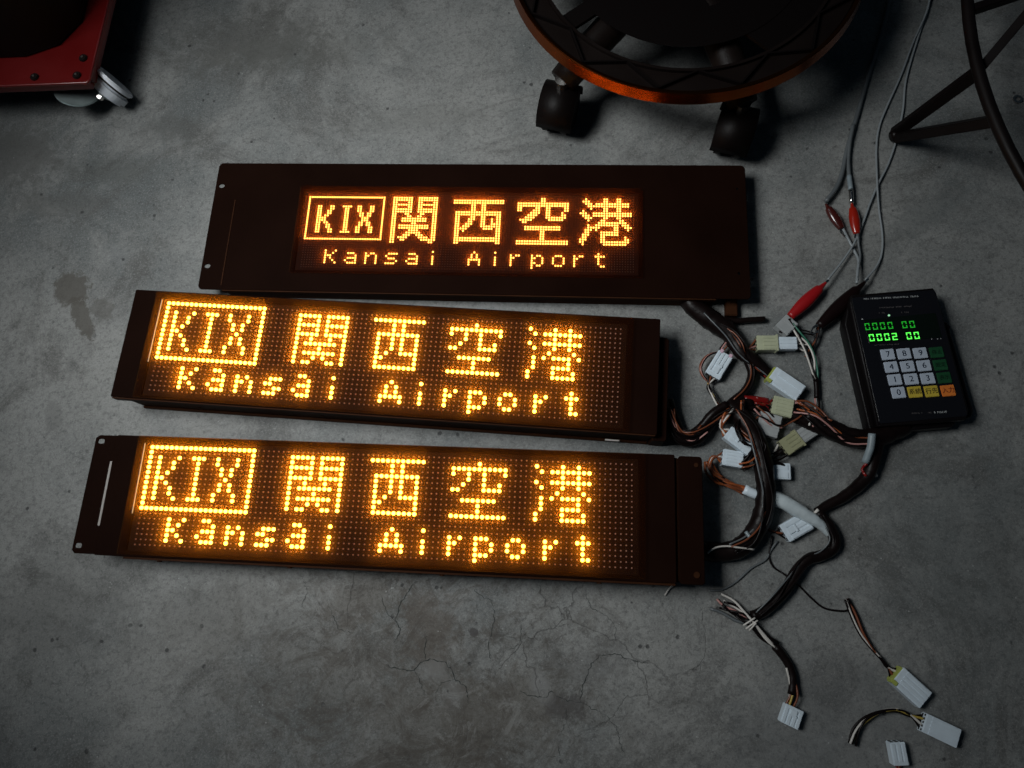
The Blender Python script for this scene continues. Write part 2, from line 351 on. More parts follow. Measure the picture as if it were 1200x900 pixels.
for i, (pts, wd) in enumerate((
    ([(110, 0), (75, 50), (35, 110), (10, 190), (38, 225), (10, 290)], 1.0), ([(365, 30), (410, 70), (465, 95), (478, 170), (468, 240), (450, 300), (458, 380)], .7),
    ([(-30, 400), (25, 415), (105, 425), (130, 380), (185, 370), (240, 380), (275, 420), (290, 465), (345, 500), (355, 575)], 1.1),
    ([(105, 425), (130, 470), (150, 540)], .6), ([(600, 515), (650, 545), (720, 545), (742, 522), (800, 560), (880, 572), (895, 490), (930, 390), (980, 350), (1050, 345), (1110, 370), (1200, 390)], .9),
    ([(880, 572), (940, 605), (1000, 630), (1050, 690), (1065, 750), (1090, 830)], .6), ([(900, 45), (930, 130), (1000, 165), (1045, 215), (1045, 285)], .6),
    ([(605, 210), (600, 300), (540, 330)], .6), ([(640, 150), (605, 200)], .5), ([(815, 600), (815, 660), (790, 720)], .6), ([(155, 380), (150, 320), (160, 260)], .8),
    ([(770, 760), (785, 820), (700, 835)], .6), ([(740, 190), (775, 215), (830, 205)], .5), ([(-60, 60), (-20, 160), (10, 190)], .5), ([(-300, 120), (-250, 230), (-170, 250)], .6),
    ([(-420, -20), (-400, 60), (-430, 130)], .5), ([(290, 465), (230, 480), (200, 540)], .5))): crack(pts, wd, i)

# ------------------------------------------------------------------ LED lettering
def rows(spec):
    out = []
    for r, line in enumerate(spec):
        for part in line.split(','):
            if not part: continue
            a, *b = part.split('-'); b = int(b[0]) if b else int(a)
            out += [(c, r) for c in range(int(a), b+1)]
    return out
def pic(s): return [(c, r) for r, line in enumerate(s.split('/')) for c, ch in enumerate(line) if ch == '#']
def frame(w, h): return sorted({(c, r) for c in range(w) for r in range(h) if c in (0, w-1) or r in (0, h-1)})
BIG = {  # 11 x 11 characters of the coarse displays
 'kan': rows(['0-4,6-10', '0,4,6,10', '0-4,6-10', '0,4,6,10', '0-4,6-10', '0,3,7,10', '0,2-8,10', '0,5,10', '0,2-8,10', '0,4,6,10', '0,2,3,7,8,10']),
 'sai': rows(['0-10', '4,6', '4,6', '1-9', '1,4,6,9', '1,4,6,9', '1,4,6,9', '1,3,6-8,9', '1,2,9', '1,9', '1-9']),
 'kuu': rows(['5', '0-10', '0,3,6,10', '3,6', '2,6,9', '0,1,6-9', '', '2-8', '5', '5', '0-10']),
 'kou': rows(['0,5,8', '1,3-10', '5,8', '0,3-10', '1,5,8', '4,9', '1,3,5-8,10', '1,8', '1,5-8', '0,5,9', '0,5-9'])}
FINE = {
 'kan': rows(['0-7,10-17', '0-7,10-17', '0,1,6,7,10,11,16,17', '0-7,10-17', '0,1,6,7,10,11,16,17', '0-7,10-17', '0-7,10-17', '0,1,5,6,11,12,16,17', '0,1,6,7,10,11,16,17',
   '0,1,4-13,16,17', '0,1,4-13,16,17', '0,1,8,9,16,17', '0,1,3-14,16,17', '0,1,3-14,16,17', '0,1,7-10,16,17', '0,1,6-11,16,17', '0,1,5-7,10-12,16,17', '0,1,3-6,11-14,16,17', '0,1,4,5,12-17', '0,1,15,16']),
 'sai': rows(['', '0-19', '0-19', '7,8,11,12', '7,8,11,12', '7,8,11,12', '1-18', '1-18', '1,2,7,8,11,12,17,18', '1,2,6-8,11,12,15,17,18', '1,2,6,7,11,12,15,17,18', '1,2,5-7,11,12,15-18',
   '1,2,4-6,11-18', '1-5,12-15,17,18', '1,2,4,17,18', '1,2,17,18', '1,2,17,18', '1-18', '1-18', '1,2,17,18']),
 'kuu': rows(['9,10', '9,10', '0-19', '0-19', '0,1,7,8,11,12,18,19', '0,1,6-8,11,12,18,19', '5-8,11,12,17', '4-7,11,12,17,18', '3-6,11-18', '1-5,12-17', '2,3', '', '3-16', '3-16', '9,10', '9,10', '9,10', '9,10', '0-19', '0-19']),
 'kou': rows(['2,9,10,14,15', '1-3,9,10,14,15', '2-4,6-18', '3-18', '4,9,10,14,15', '1,9,10,14,15', '0-2,5-19', '1-3,5-19', '2-4,9,10,14,15', '3,8,9,15,16', '7-17', '3,6-14,16-18', '3-7,13,14,17-19',
   '2-4,6,13,14,18', '2,3,8-14', '1-3,8-14', '1,2,8,9,17', '0-2,8,9,17,18', '0,1,8-18', '1,9-17'])}
K_ = {'K': '#...#/#..#./#..#./#.#../##.../#.#../#..#./#..#./#...#', 'I': '###/.#./.#./.#./.#./.#./.#./.#./###', 'X': '#...#/#...#/.#.#./.#.#./..#../.#.#./.#.#./#...#/#...#'}
S5 = {'K': '#..#/#.#./##../#.#./#..#', 'a': '.##./...#/.###/#..#/.###', 'n': '/#.#./##.#/#..#/#..#', 's': '/.###/##../..##/###.', 'i': '..#//..#/..#/..#',
      'A': '..#../.#.#./.#.#./#####/#...#', 'r': '/.#.#/.##./.#../.#..', 'p': '/###./#..#/#..#/###./#...', 'o': '/.##./#..#/#..#/.##.', 't': '..#./.###/..#./..#./..##'}
S6 = {'K': '#...#/#..#./###../#.#../#..#./#...#', 'a': '/.###./....#/.####/#...#/.####', 'n': '/#.##./##..#/#...#/#...#/#...#', 's': '/.####/#..../.###./....#/####.', 'i': '..#..//..#../..#../..#../..#..',
      'A': '..#../.#.#./.#.#./#####/#...#/#...#', 'r': '/#.##./##.../#..../#..../#....', 'p': '/#.##./##..#/#...#/##..#/#.##./#....', 'o': '/.###./#...#/#...#/#...#/.###.', 't': '.#.../####./.#.../.#.../.#.../..##.'}
FK = {'K': '##...##/##...##/##..##./##..##./##.##../####.../####.../##.##../##..##./##..##./##...##/##...##',
      'I': '####/.##./.##./.##./.##./.##./.##./.##./.##./.##./.##./####', 'X': '##...##/##...##/##...##/.##.##./.##.##./..###../..###../.##.##./.##.##./##...##/##...##/##...##'}
WORDS = 'Kansai Airport'
def coarse():
    g = [('lit_border', 'glowing rectangular border', 0, 0, frame(22, 13))]
    for ch, c in zip('KIX', (2, 9, 14)): g.append(('lit_letter', 'glowing letter '+ch, c, 2, pic(K_[ch])))
    for k, c in zip(('kan', 'sai', 'kuu', 'kou'), (29, 45, 61, 77)): g.append(('lit_character', None, c, 1, BIG[k]))
    for i, ch in enumerate(WORDS):
        if ch != ' ': g.append(('lit_letter', 'glowing letter '+ch, 6+6*i, 14, pic(S5[ch])))
    return g
def fine():
    g = [('lit_border', 'glowing rectangular border', 0, 0, frame(31, 19))]
    for ch, c in zip('KIX', (4, 14, 20)): g.append(('lit_letter', 'glowing letter '+ch, c, 4, pic(FK[ch])))
    for k, c in zip(('kan', 'sai', 'kuu', 'kou'), (34, 58, 83, 107)): g.append(('lit_character', None, c, 0, FINE[k]))
    for i, ch in enumerate(WORDS):
        if ch != ' ': g.append(('lit_letter', 'glowing letter '+ch, 9+8*i, 23, pic(S6[ch])))
    return g
def dots_mesh(cells, pitch, r, z, h, seg):
    vs, fs = [], []
    for c, rr in cells:
        x, y, b = c*pitch, -rr*pitch, len(vs)
        for rad, zz in ((r, 0), (r*.96, h*.5), (r*.55, h*.92)):
            for k in range(seg):
                a = 2*math.pi*(k+.5)/seg; vs.append((x+rad*math.cos(a), y+rad*math.sin(a), z+zz))
        vs.append((x, y, z+h))
        for q in (0, seg):
            for k in range(seg): fs.append((b+q+k, b+q+(k+1) % seg, b+q+seg+(k+1) % seg, b+q+seg+k))
        for k in range(seg): fs.append((b+2*seg+k, b+2*seg+(k+1) % seg, b+3*seg))
    me = bpy.data.meshes.new('dots'); me.from_pydata(vs, [], fs); return me
def lettering(root, glyphs, pitch, nc, r0, r1, rl, ru, z, h, seg, ml, mu):
    lit = set()
    for name, lab, c0, rr0, cells in glyphs:
        cells = [(c+c0, r+rr0) for c, r in cells]; lit |= set(cells)
        o = link(name, dots_mesh(cells, pitch, rl, z, h, seg), M[ml], root, smooth=True)
        if lab: o['label'] = lab
    un = [(c, r) for c in range(nc) for r in range(r0, r1) if (c, r) not in lit]
    o = link('unlit_led', dots_mesh(un, pitch, ru, z, h*.8, seg), M[mu], root, smooth=True); o['kind'] = 'stuff'
SCREW = cyl_mesh(.0032, .0016, 12, .0004)
def screw(root, x, y, z, rot=None, s=1):
    o = link('screw', SCREW, M['screw'] if s == 1 else M['black_side'], root); o.location = (x, y, z); o.scale = (s, s, s)
    if rot: o.rotation_euler = rot
    return o

# ---- sign on top (fine display in a wide plate)
T1 = .03
s1 = thing('led_destination_sign', (-.202607, .537633, 0), -.280897, 'topmost LED sign with small fine dots in a wide black plate with broad blank margins', 'led sign', 'amber LED destination signs')
plate('faceplate', M['black_plate'], s1, [rect(-.134, .5735, -.136, .0505, .006), rect(-.008, .4365, -.1065, .009),
      circ(-.1255, .0155, .0030, sx=1.35), circ(-.1262, -.103, .0030, sx=1.35), circ(.5625, .0165, .0012), circ(.5605, -.1015, .0016)], T1-.002, T1)
box('housing', M['black_side'], s1, -.101, .531, -.1345, .046, 0, T1-.0021, .001)
box('led_board', M['board_fine'], s1, -.0078, .4363, -.1063, .0088, T1-.0019, T1-.0012)
lettering(s1, fine(), .0033857, 128, -1, 31, .00118, .0006, T1-.0012, .0009, 6, 'lit_fine', 'unlit_fine')
box('front_window', M['window_fine'], s1, -.013, .4415, -.1115, .014, T1+.0030, T1+.0036)  # pane raised and widened past the opening to spread the LED halo
box('seam', M['black_side'], s1, -.1035, -.1022, -.130, -.006, T1, T1+.0006)
box('bottom_lip', M['black_side'], s1, -.101, .531, -.1375, -.1362, T1-.006, T1-.0005)
box('foot_bracket', M['black_side'], s1, .5475, .5615, -.1505, -.128, 0, .012, .001)
box('foot_bracket', M['black_side'], s1, .5505, .5595, -.1345, -.1305, .0125, T1-.0025, .001)

# ---- middle sign
T2 = .05
s2 = thing('led_destination_sign', (-.398413, .423850, 0), -.318906, 'middle LED sign with coarse yellow dots and a plain left end without bracket holes', 'led sign', 'amber LED destination signs')
WIN = rect(-.0085, .5775, -.1215, .0065)
plate('faceplate', M['black_plate'], s2, [rect(-.0475, .6165, -.126, .0155, .0015), WIN], T2-.0025, T2)
box('housing', M['black_side'], s2, -.034, .612, -.1258, .0135, .002, T2-.0026, .0012)
box('led_board', M['board'], s2, -.0083, .5773, -.1213, .0063, T2-.0024, T2-.0016)
lettering(s2, coarse(), .006, 96, 0, 20, .0023, .0009, T2-.0016, .0022, 8, 'lit', 'unlit')
box('front_window', M['window'], s2, -.0155, .5845, -.1255, .0125, T2+.0046, T2+.0054)  # set high and wide of the opening so the LED halo spreads
box('pane_edge_glint', M['edge'], s2, -.0095, -.0087, -.079, .004, T2, T2+.0008)  # painted glint where the pane edge reflects
box('bottom_lip', M['black_side'], s2, -.0455, .6145, -.1276, -.1262, T2-.012, T2-.001)
box('base_flange', M['black_side'], s2, -.032, .611, -.1290, -.1260, .0, .006, .0008)
plate('end_bracket', M['black_plate'], s2, [rect(.6135, .6290, -.131, -.004, .004), circ(.6220, -.104, .0020), circ(.6220, -.122, .0020)], .036, .0385)
box('end_bracket', M['black_side'], s2, .6125, .6285, -.130, -.005, .0, .0355, .0008)
for x in (.05, .21, .37, .50): screw(s2, x, -.1262, .018, (math.pi/2, 0, 0), .9)
box('label_strip', M['edge'], s2, .560, .577, -.1295, -.1278, .008, .011)

# ---- lowest sign
s3 = thing('led_destination_sign', (-.437136, .243150, 0), -.280898, 'lowest LED sign with coarse yellow dots, slotted left flange and seamed right flange', 'led sign', 'amber LED destination signs')
plate('faceplate', M['black_plate'], s3, [rect(-.0465, .6180, -.128, .013, .002), WIN], T2-.0025, T2)
plate('side_flange', M['black_plate'], s3, [[(-.0762, -.1235), (-.0725, -.1272), (-.0468, -.1272), (-.0468, -.0945), (-.0510, -.0945), (-.0510, -.0185), (-.0468, -.0185), (-.0468, .0125), (-.0700, .0125), (-.0745, .009)],
      rect(-.0708, -.0632, .0022, .0078, .0018, 3), rect(-.0728, -.0655, -.1210, -.1154, .0018, 3)], T2-.0042, T2-.0027)
plate('side_flange', M['black_plate'], s3, [rect(.6215, .6488, -.1285, .0118, .004)], T2-.0045, T2-.0015)
box('slot_floor_strip', M['slot'], s3, -.0509, -.0466, -.0944, -.0186, T2-.0042, T2-.0029)  # added strip, stands in for bright floor behind the slot
box('hinge', M['black_side'], s3, .6182, .6213, -.125, .010, T2-.006, T2-.0045)
screw(s3, .640, -.118, T2-.0008, None, 1.1); screw(s3, .642, .002, T2-.0008, None, .8)
box('housing', M['black_side'], s3, -.036, .640, -.1265, .0095, .002, T2-.0047, .0015)
box('led_board', M['board'], s3, -.0083, .5773, -.1213, .0063, T2-.0024, T2-.0016)
lettering(s3, coarse(), .006, 96, 0, 20, .0023, .0009, T2-.0016, .0022, 8, 'lit', 'unlit')
box('front_window', M['window'], s3, -.0155, .5845, -.1255, .0125, T2+.0046, T2+.0054)
box('pane_edge_glint', M['edge'], s3, -.0095, -.0087, -.079, .004, T2, T2+.0008)
box('bottom_lip', M['black_side'], s3, -.012, .617, -.1305, -.1282, T2-.007, T2-.0022)
for x in (.03, .185, .36, .535): screw(s3, x, -.1315, T2-.006, (math.pi/2, 0, 0), .9)

# ------------------------------------------------------------------ handheld controller
ct = thing('handheld_controller', (.441320, .140483, 0), -.155, 'black handheld keypad controller with green digits and white number keys, right of the cables', 'controller')
CZ = .030
plate('lower_case', M['case'], ct, [[(-.0345, -.086), (-.036, .046), (-.028, .068), (-.024, .074), (.072, .074), (.0745, .040), (.085, .036), (.0875, -.074), (.083, -.082), (.066, -.084), (.060, -.091), (-.030, -.0905)]], .001, .019, .0015)
plate('upper_case', M['case'], ct, [[(-.030, -.084), (-.029, .070), (-.0245, .0795), (.0725, .0785), (.075, .072), (.0765, -.076), (.070, -.086)]], .0192, CZ-.0012, .0015)
plate('front_panel', M['face'], ct, [rect(-.0265, .0735, -.0815, .0755, .003)], CZ-.0012, CZ-.0004, .0002)
plate('display_window', M['disp'], ct, [rect(-.018, .067, .015, .046, .001)], CZ-.0004, CZ, .0001)
KM = {}
def key(col, row, m, txt, ink, size):
    x, y = .0187*col+.0006*row, -.0157*row-.001*col
    bm = bmesh.new(); box_into(bm, -.0079, .0079, -.0066, .0066, 0, .0016, .0006); k = link('key', bm_mesh(bm), M[m], ct)
    k.location = (x, y, CZ-.0003)
    if txt:
        t = link('key_legend', text_mesh(txt, size), M[ink], k); t.location = (0, 0, .0018)
for r, line in enumerate(('789', '456', '123', '0')):
    for c, ch in enumerate(line): key(c, r, 'key_white', ch, 'ink', .0098)
for r in range(3): key(3, r, 'key_green', ('停止', '設定', '表示')[r], 'ink_green', .006)
key(1, 3, 'key_yellow', '系統', 'ink_yellow', .0072); key(2, 3, 'key_yellow', '行先', 'ink_yellow', .0072); key(3, 3, 'key_orange', '入力', 'ink_orange', .0072)
SEG = {'0': 'abcdef', '2': 'abged'}
def digit(ch, x, y, s, m, name):
    w_, h_, t = .0060*s, .0092*s, .0013*s; bm = bmesh.new()
    B = {'a': (0, w_, h_-t, h_), 'd': (0, w_, 0, t), 'g': (0, w_, h_/2-t/2, h_/2+t/2), 'f': (0, t, h_/2, h_), 'b': (w_-t, w_, h_/2, h_), 'e': (0, t, 0, h_/2), 'c': (w_-t, w_, 0, h_/2)}
    for sgm in SEG[ch]:
        x0, x1, y0, y1 = B[sgm]; e = .0001
        if sgm in 'fbec': y0 += t*.55; y1 -= t*.55
        box_into(bm, x0+e, x1-e, y0+e, y1-e, 0, .0003)
    bmesh.ops.transform(bm, matrix=Matrix.Shear('XZ', 4, (0, 0)), verts=bm.verts)
    o = link(name, bm_mesh(bm), M[m], ct); o.location = (x, y, CZ+.0001); return o
for i, ch in enumerate('0002 00'):
    if ch != ' ':
        x = -.0165+.0089*i-(.0012 if i > 4 else 0)
        digit(ch, x, .0182-.0004*i, .95, 'digit', 'digit'); digit('0', x-.002, .0325-.0004*i, .95, 'digit_reflection', 'reflected_digit')  # upper row is the painted reflection of the digits
def marks(y, x0, x1, h, m, seed, slope=-.05, gaps=.2):
    rnd = random.Random(seed); bm = bmesh.new(); x = x0
    while x < x1:
        w_ = rnd.uniform(.0007, .0016)
        if rnd.random() > gaps:
            yy = y+(x-x0)*slope; q = rnd.random()
            box_into(bm, x, x+w_*.45, yy, yy+h, 0, .00015)
            if q > .3: box_into(bm, x+w_*.5, x+w_, yy+(h*.7 if q > .6 else 0), yy+(h if q > .6 else h*.3), 0, .00015)
        x += w_+.0006
    o = link('small_print', bm_mesh(bm), M[m], ct); o.location.z = CZ-.0003
marks(.0715, -.012, .052, .0020, 'print', 1); marks(.0585, .004, .042, .0016, 'print_dim', 2); marks(.0125, -.012, .016, .0010, 'print_dim', 3); marks(.0135, .050, .066, .0013, 'print', 4, gaps=.6)
marks(-.0735, .012, .034, .0014, 'print_dim', 5); marks(-.0750, .037, .052, .0022, 'print', 6); marks(.052, .002, .009, .0015, 'print_dim', 8); marks(.050, .028, .036, .0015, 'print_dim', 9)
lp = link('indicator_lamp', cyl_mesh(.0012, .0008, 10), M['lamp'], ct); lp.location = (.0125, .0485, CZ)
mk = link('arrow_mark', cyl_mesh(.0014, .0003, 3), M['print'], ct); mk.location = (-.0195, .047, CZ-.0002)
for x, y in ((.0835, .030), (.0815, -.0765), (-.031, -.080)):
    s_ = link('screw', cyl_mesh(.0024, .0012, 10), M['stool_dark'], ct); s_.location = (x, y, .0192)

# ------------------------------------------------------------------ harnesses and leads
def loc_thing(name, px, py, label, cat, group=None):
    return thing(name, at(px, py, 0), 0, label, cat, group)
h1 = loc_thing('cable_harness', 830, 372, 'thick black taped harness curving from the right end of the topmost sign', 'cable harness', 'black taped harnesses')
tube('sleeve', M['rubber'], h1, path([(806, 351, .012), (818, 364, .012), (836, 377, .012), (852, 388, .012), (863, 403, .013), (870, 414, .014), (880, 420, .014), (892, 430, .012), (901, 438, .010)]), lambda t: .0125-.0065*max(0, t-.45)/.55, 12, .12, 1)
tube('sleeve', M['rubber'], h1, path([(868, 408, .012), (876, 422, .010), (881, 440, .009), (874, 458, .010), (861, 469, .012), (846, 482, .016)]), .0055, 10, .12, 2)
tube('sleeve', M['rubber'], h1, path([(846, 374, .010), (862, 376, .008), (878, 375, .008), (896, 374, .007)]), .0038, 8, .1, 3)
tube('wire', M['wire_brown'], h1, path([(838, 372, .022), (852, 384, .023), (862, 396, .024), (869, 407, .024)]), .0011, 6)
strands(h1, path([(857, 392, .014), (851, 402, .013), (846, 411, .010), (846, 416, .008)]), 3, .0012, .003, ['wire_brown', 'wire_pink', 'wire_black'], 5)
h2 = loc_thing('cable_harness', 800, 512, 'black harness leaving the right end of the middle sign beside the lowest sign', 'cable harness', 'black taped harnesses')
tube('sleeve', M['rubber'], h2, path([(777, 470, .020), (783, 488, .018), (790, 506, .014), (803, 517, .012), (820, 513, .011), (832, 497, .012), (846, 484, .014), (862, 474, .014), (880, 471, .012)]), .0066, 10, .12, 4)
tube('sleeve', M['rubber'], h2, path([(784, 468, .018), (790, 486, .014), (797, 504, .012), (810, 508, .012), (822, 500, .014), (836, 484, .020), (852, 474, .022)]), .0052, 10, .12, 5)
strands(h2, path([(785, 480, .024), (789, 495, .022), (797, 508, .020), (812, 512, .020), (826, 502, .022)]), 4, .0010, .005, ['wire_brown', 'wire_brown', 'wire_black', 'wire_pink'], 6)
rt = tube('red_sleeve', M['wire_red'], h2, path([(872, 467, .014), (886, 468, .014), (900, 470, .013)]), .0040, 10, 0); tube('sleeve', M['wire_black'], h2, path([(866, 476, .012), (884, 478, .011), (901, 479, .010)]), .0040, 10)
h3 = loc_thing('cable_harness', 890, 590, 'thick black harness hooking round from the connectors to the right edge of the lowest sign', 'cable harness', 'black taped harnesses')
tube('sleeve', M['rubber'], h3, path([(853, 474, .010), (868, 488, .013), (882, 508, .016), (891, 530, .016), (896, 555, .016), (897, 582, .015), (892, 608, .014), (882, 627, .013), (868, 641, .012), (848, 647, .012), (826, 645, .014), (812, 640, .016)]), .0112, 12, .1, 6)
tube('wire', M['wire_white'], h3, path([(829, 648, .026), (838, 642, .027), (851, 640, .026), (868, 642, .026), (884, 644, .020)]), .0011, 6)
tube('cable_tie', M['tie'], h3, path([(874, 623, .024), (879, 630, .026)]), .0022, 8)
h4 = loc_thing('cable_harness', 1000, 515, 'thick black harness running under the bottom edge of the keypad controller', 'cable harness', 'black taped harnesses')
tube('sleeve', M['rubber'], h4, path([(944, 486, .014), (962, 497, .015), (984, 508, .016), (1006, 514, .016), (1026, 512, .014), (1044, 506, .012), (1060, 499, .009)]), .0115, 12, .12, 7)
tube('sleeve', M['rubber'], h4, path([(1030, 511, .014), (1025, 530, .012), (1020, 550, .010), (1012, 563, .008), (992, 580, .008), (972, 591, .008), (957, 600, .008)]), lambda t: .0088-.0036*t, 10, .12, 8)
tube('sleeve', M['rubber'], h4, path([(925, 484, .012), (944, 494, .013), (964, 504, .013)]), .0078, 10, .1, 9)
for pa, m_, r_ in (([(1022, 508, .030), (1020, 524, .026), (1014, 542, .018)], 'tie', .0042), ([(1016, 543, .020), (1010, 550, .012), (1015, 558, .016)], 'wire_red', .0016), ([(953, 603, .012), (959, 597, .016)], 'wire_white', .0018), ([(1024, 552, .014), (1027, 558, .008)], 'wire_white', .0018)):
    tube('tape_wrap' if m_ == 'tie' else 'wire', M[m_], h4, path(pa), r_, 8, .2)
strands(h4, path([(928, 474, .014), (942, 478, .016), (956, 486, .018), (972, 496, .024)]), 6, .0013, .008, ['wire_brown', 'wire_orange', 'wire_pink', 'wire_brown', 'wire_black'], 11)
h5 = loc_thing('cable_harness', 930, 680, 'slimmer black harness bending down the bare floor to a splice of frayed wires', 'cable harness', 'black taped harnesses')
tube('sleeve', M['rubber'], h5, path([(957, 600, .008), (968, 612, .008), (977, 628, .008), (976, 643, .008), (962, 651, .008), (946, 656, .008), (933, 670, .008), (922, 689, .008), (907, 706, .008), (892, 718, .008), (881, 722, .008)]), lambda t: .0068-.0008*t, 10, .12, 10)
strands(h5, path([(846, 708, .004), (856, 714, .006), (868, 720, .008), (880, 726, .008), (890, 738, .007), (898, 748, .006), (908, 758, .006)]), 5, .0013, .0058, ['wire_black', 'wire_white', 'wire_black', 'wire_black'], 12)
tube('wire', M['wire_white'], h5, path([(845, 696, .004), (860, 704, .007), (873, 718, .010), (882, 728, .012), (894, 742, .010), (907, 757, .007)]), .0014, 6)
tube('wire', M['wire_grey'], h5, path([(832, 713, .003), (846, 718, .004), (862, 727, .006), (876, 731, .008)]), .0018, 6)
tube('wire', M['wire_pink'], h5, path([(840, 702, .003), (848, 710, .004), (862, 716, .006), (876, 724, .008)]), .0013, 6)
for a_, b_ in (((871, 733, .012), (885, 724, .016)), ((874, 737, .012), (888, 727, .016)), ((878, 739, .010), (886, 730, .016))): tube('cable_tie', M['wire_white'], h5, path([a_, b_]), .0010, 6)
tube('sleeve', M['rubber'], h5, path([(908, 757, .006), (918, 769, .006), (926, 783, .006), (929, 800, .006), (928, 814, .006)]), .0048, 8, .1, 11)
strands(h5, path([(925, 782, .010), (930, 800, .009), (929, 815, .008), (924, 828, .006)]), 5, .0012, .0042, ['wire_brown', 'wire_yellow', 'wire_black', 'wire_white', 'wire_brown'], 13)
tg = tube('plastic_film_roll', M['plastic_wrap'], None, path([(899, 581, .010), (915, 587, .013), (932, 596, .013), (950, 607, .012), (965, 618, .009), (974, 628, .006)]), lambda t: .0088+.0020*math.sin(math.pi*t)-.0050*t, 12, .25, 12, org=Vector())
tag(tg, 'crinkled clear plastic film wrapped as a long roll beside the thick harness', 'plastic wrap')

def connector(name, a, b, wpx, label, m='nylon', m2=None, z=.0, h=.011, ribs=4, holes=None, lime=False, wires=None, group='white wire connectors', latch=True):
    """plug housing from pixel a (wire end) to pixel b (mating end)"""
    A, B = at(*a, z), at(*b, z); mid = (A+B)/2; d = B-A; Ln = d.length; ang = math.atan2(d.y, d.x)
    sc_ = (at(a[0]+10, a[1], z)-at(a[0], a[1], z)).length/10; W = wpx*sc_
    t = thing(name, (mid.x, mid.y, z), ang, label, 'connector', group)
    bm = bmesh.new(); split = .0 if m2 else Ln/2
    box_into(bm, -Ln/2, split, -W/2, W/2, 0, h, .0007)
    for i in range(ribs):
        y = -W/2+W*(i+.5)/ribs
        box_into(bm, -Ln/2+Ln*.16, split-.001, y-W*.16/ribs*2, y+W*.16/ribs*2, h-.0002, h+.0008, .0002)
    link('housing', bm_mesh(bm), M[m], t)
    if m2:
        bm = bmesh.new(); box_into(bm, 0, Ln/2, -W*.42, W*.42, .001, h*.92, .0007)
        for i in range(3): box_into(bm, .001, Ln/2-.001, -W*.3+W*.25*i, -W*.3+W*.25*i+W*.07, h*.9, h*.97)
        link('mating_plug', bm_mesh(bm), M[m2], t)
        bm = bmesh.new(); box_into(bm, -.0015, .0012, -W*.56, W*.56, 0, h*1.08, .0005); link('collar', bm_mesh(bm), M[m], t)
    if latch:
        bm = bmesh.new(); box_into(bm, -Ln*.36, -Ln*.02, -W*.17, W*.17, h+.0003, h+.0016, .0004); box_into(bm, -Ln*.10, -Ln*.02, -W*.22, W*.22, h+.0003, h+.0022, .0005)
        link('latch', bm_mesh(bm), M['lime'] if lime else M[m], t)
    if lime:
        bm = bmesh.new(); box_into(bm, -Ln/2-.0022, -Ln/2+.0008, -W*.44, W*.44, .001, h*.9, .0004); box_into(bm, -Ln/2-.001, -Ln/2+.005, -W*.5, -W*.3, h*.2, h*1.12, .0004); link('retainer', bm_mesh(bm), M['lime'], t)
    n = holes or max(3, ribs)
    bm = bmesh.new()
    for i in range(n):
        for zz in (.3, .72):
            y = -W/2+W*(i+.5)/n; box_into(bm, -Ln/2-.0003, -Ln/2+.0002, y-W*.28/n, y+W*.28/n, h*zz-.0012, h*zz+.0012)
            box_into(bm, Ln/2-.0002, Ln/2+.0003, y-W*.28/n, y+W*.28/n, h*zz-.0012, h*zz+.0012)
    link('terminal_cavities', bm_mesh(bm), M['hole'], t)
    if wires:
        pts, k, r, sp, ms, sd = wires; R = Matrix.Rotation(-ang, 3, 'Z')
        Q = [R @ (at(*p)-Vector((mid.x, mid.y, z))) for p in pts]
        strands2(t, Q, k, r, sp, ms, sd, W, Ln)
    return t
def strands2(t, Q, k, r, sp, ms, sd, W, Ln):
    """wires in the connector's own frame; they fan out into its cavities at Q[-1]"""
    rnd = random.Random(sd); n = len(Q)
    for j in range(k):
        off = (j-(k-1)/2)/max(1, k-1)*2; ph = rnd.random()*6.28; P = []
        for i, p in enumerate(Q):
            tt = (Q[min(i+1, n-1)]-Q[max(i-1, 0)]).normalized(); s = Vector((tt.y, -tt.x, 0)); f = i/(n-1)
            o = sp*(.6*off+.5*math.sin(ph+1.3*i))*(1-f*.8); P.append(p+s*o+Vector((0, 0, max(0, r*1.1-p.z)+(sp*.5*math.sin(ph*3+i)+sp*.5)*(1-f))))
        P.append(Vector((-Ln/2+.0015, off*W*.36, .0035+.003*(j % 2))))
        tube('wire', M[ms[j % len(ms)]], t, P, r, 6, org=Vector())

BR = ['wire_brown', 'wire_black', 'wire_white', 'wire_brown', 'wire_pink']
c = connector('wire_connector', (833, 443), (849, 417), 19, 'white connector with two pink tabs inside the cable loop, right of the middle sign', z=.004, h=.010,
    wires=([(849, 486, .010), (838, 468, .012), (832, 458, .012), (830, 451, .010)], 6, .0012, .004, ['wire_black', 'wire_white', 'wire_black', 'wire_brown', 'wire_yellow'], 21))
for y in (-.006, .006): box('tab', M['pink_latch'], c, .0145, .0190, y-.0022, y+.0022, .002, .012, .0008)
for k_, off in enumerate((0, 2.5, 5)):
    tube('wire', M[('wire_black', 'wire_pink', 'wire_brown')[k_]], c, [c.matrix_basis.to_3x3().inverted() @ (q-c.location) for q in path([(852, 415, .008), (840, 413, .010), (829-off*.4, 418, .012), (822-off*.4, 430, .012), (825-off*.3, 441, .010), (832, 449, .008)])], .0012, 6, org=Vector())
connector('wire_connector', (884, 405), (931, 405), 18, 'greenish connector mated to a white one, lying level below the red clip', m='cream', m2='nylon', z=.006, h=.012, latch=False,
    wires=([(858, 402, .012), (868, 408, .014), (876, 409, .014)], 4, .0012, .003, ['wire_brown', 'wire_pink', 'wire_black'], 22))
connector('wire_connector', (901, 441), (935, 464), 22, 'long white connector with a yellow-green end, slanting down between clip wires', z=.006, h=.012, lime=True, latch=False, ribs=2,
    wires=([(880, 423, .012), (887, 430, .014), (894, 436, .012)], 5, .0015, .004, ['wire_red', 'wire_black', 'wire_brown', 'wire_red'], 23))
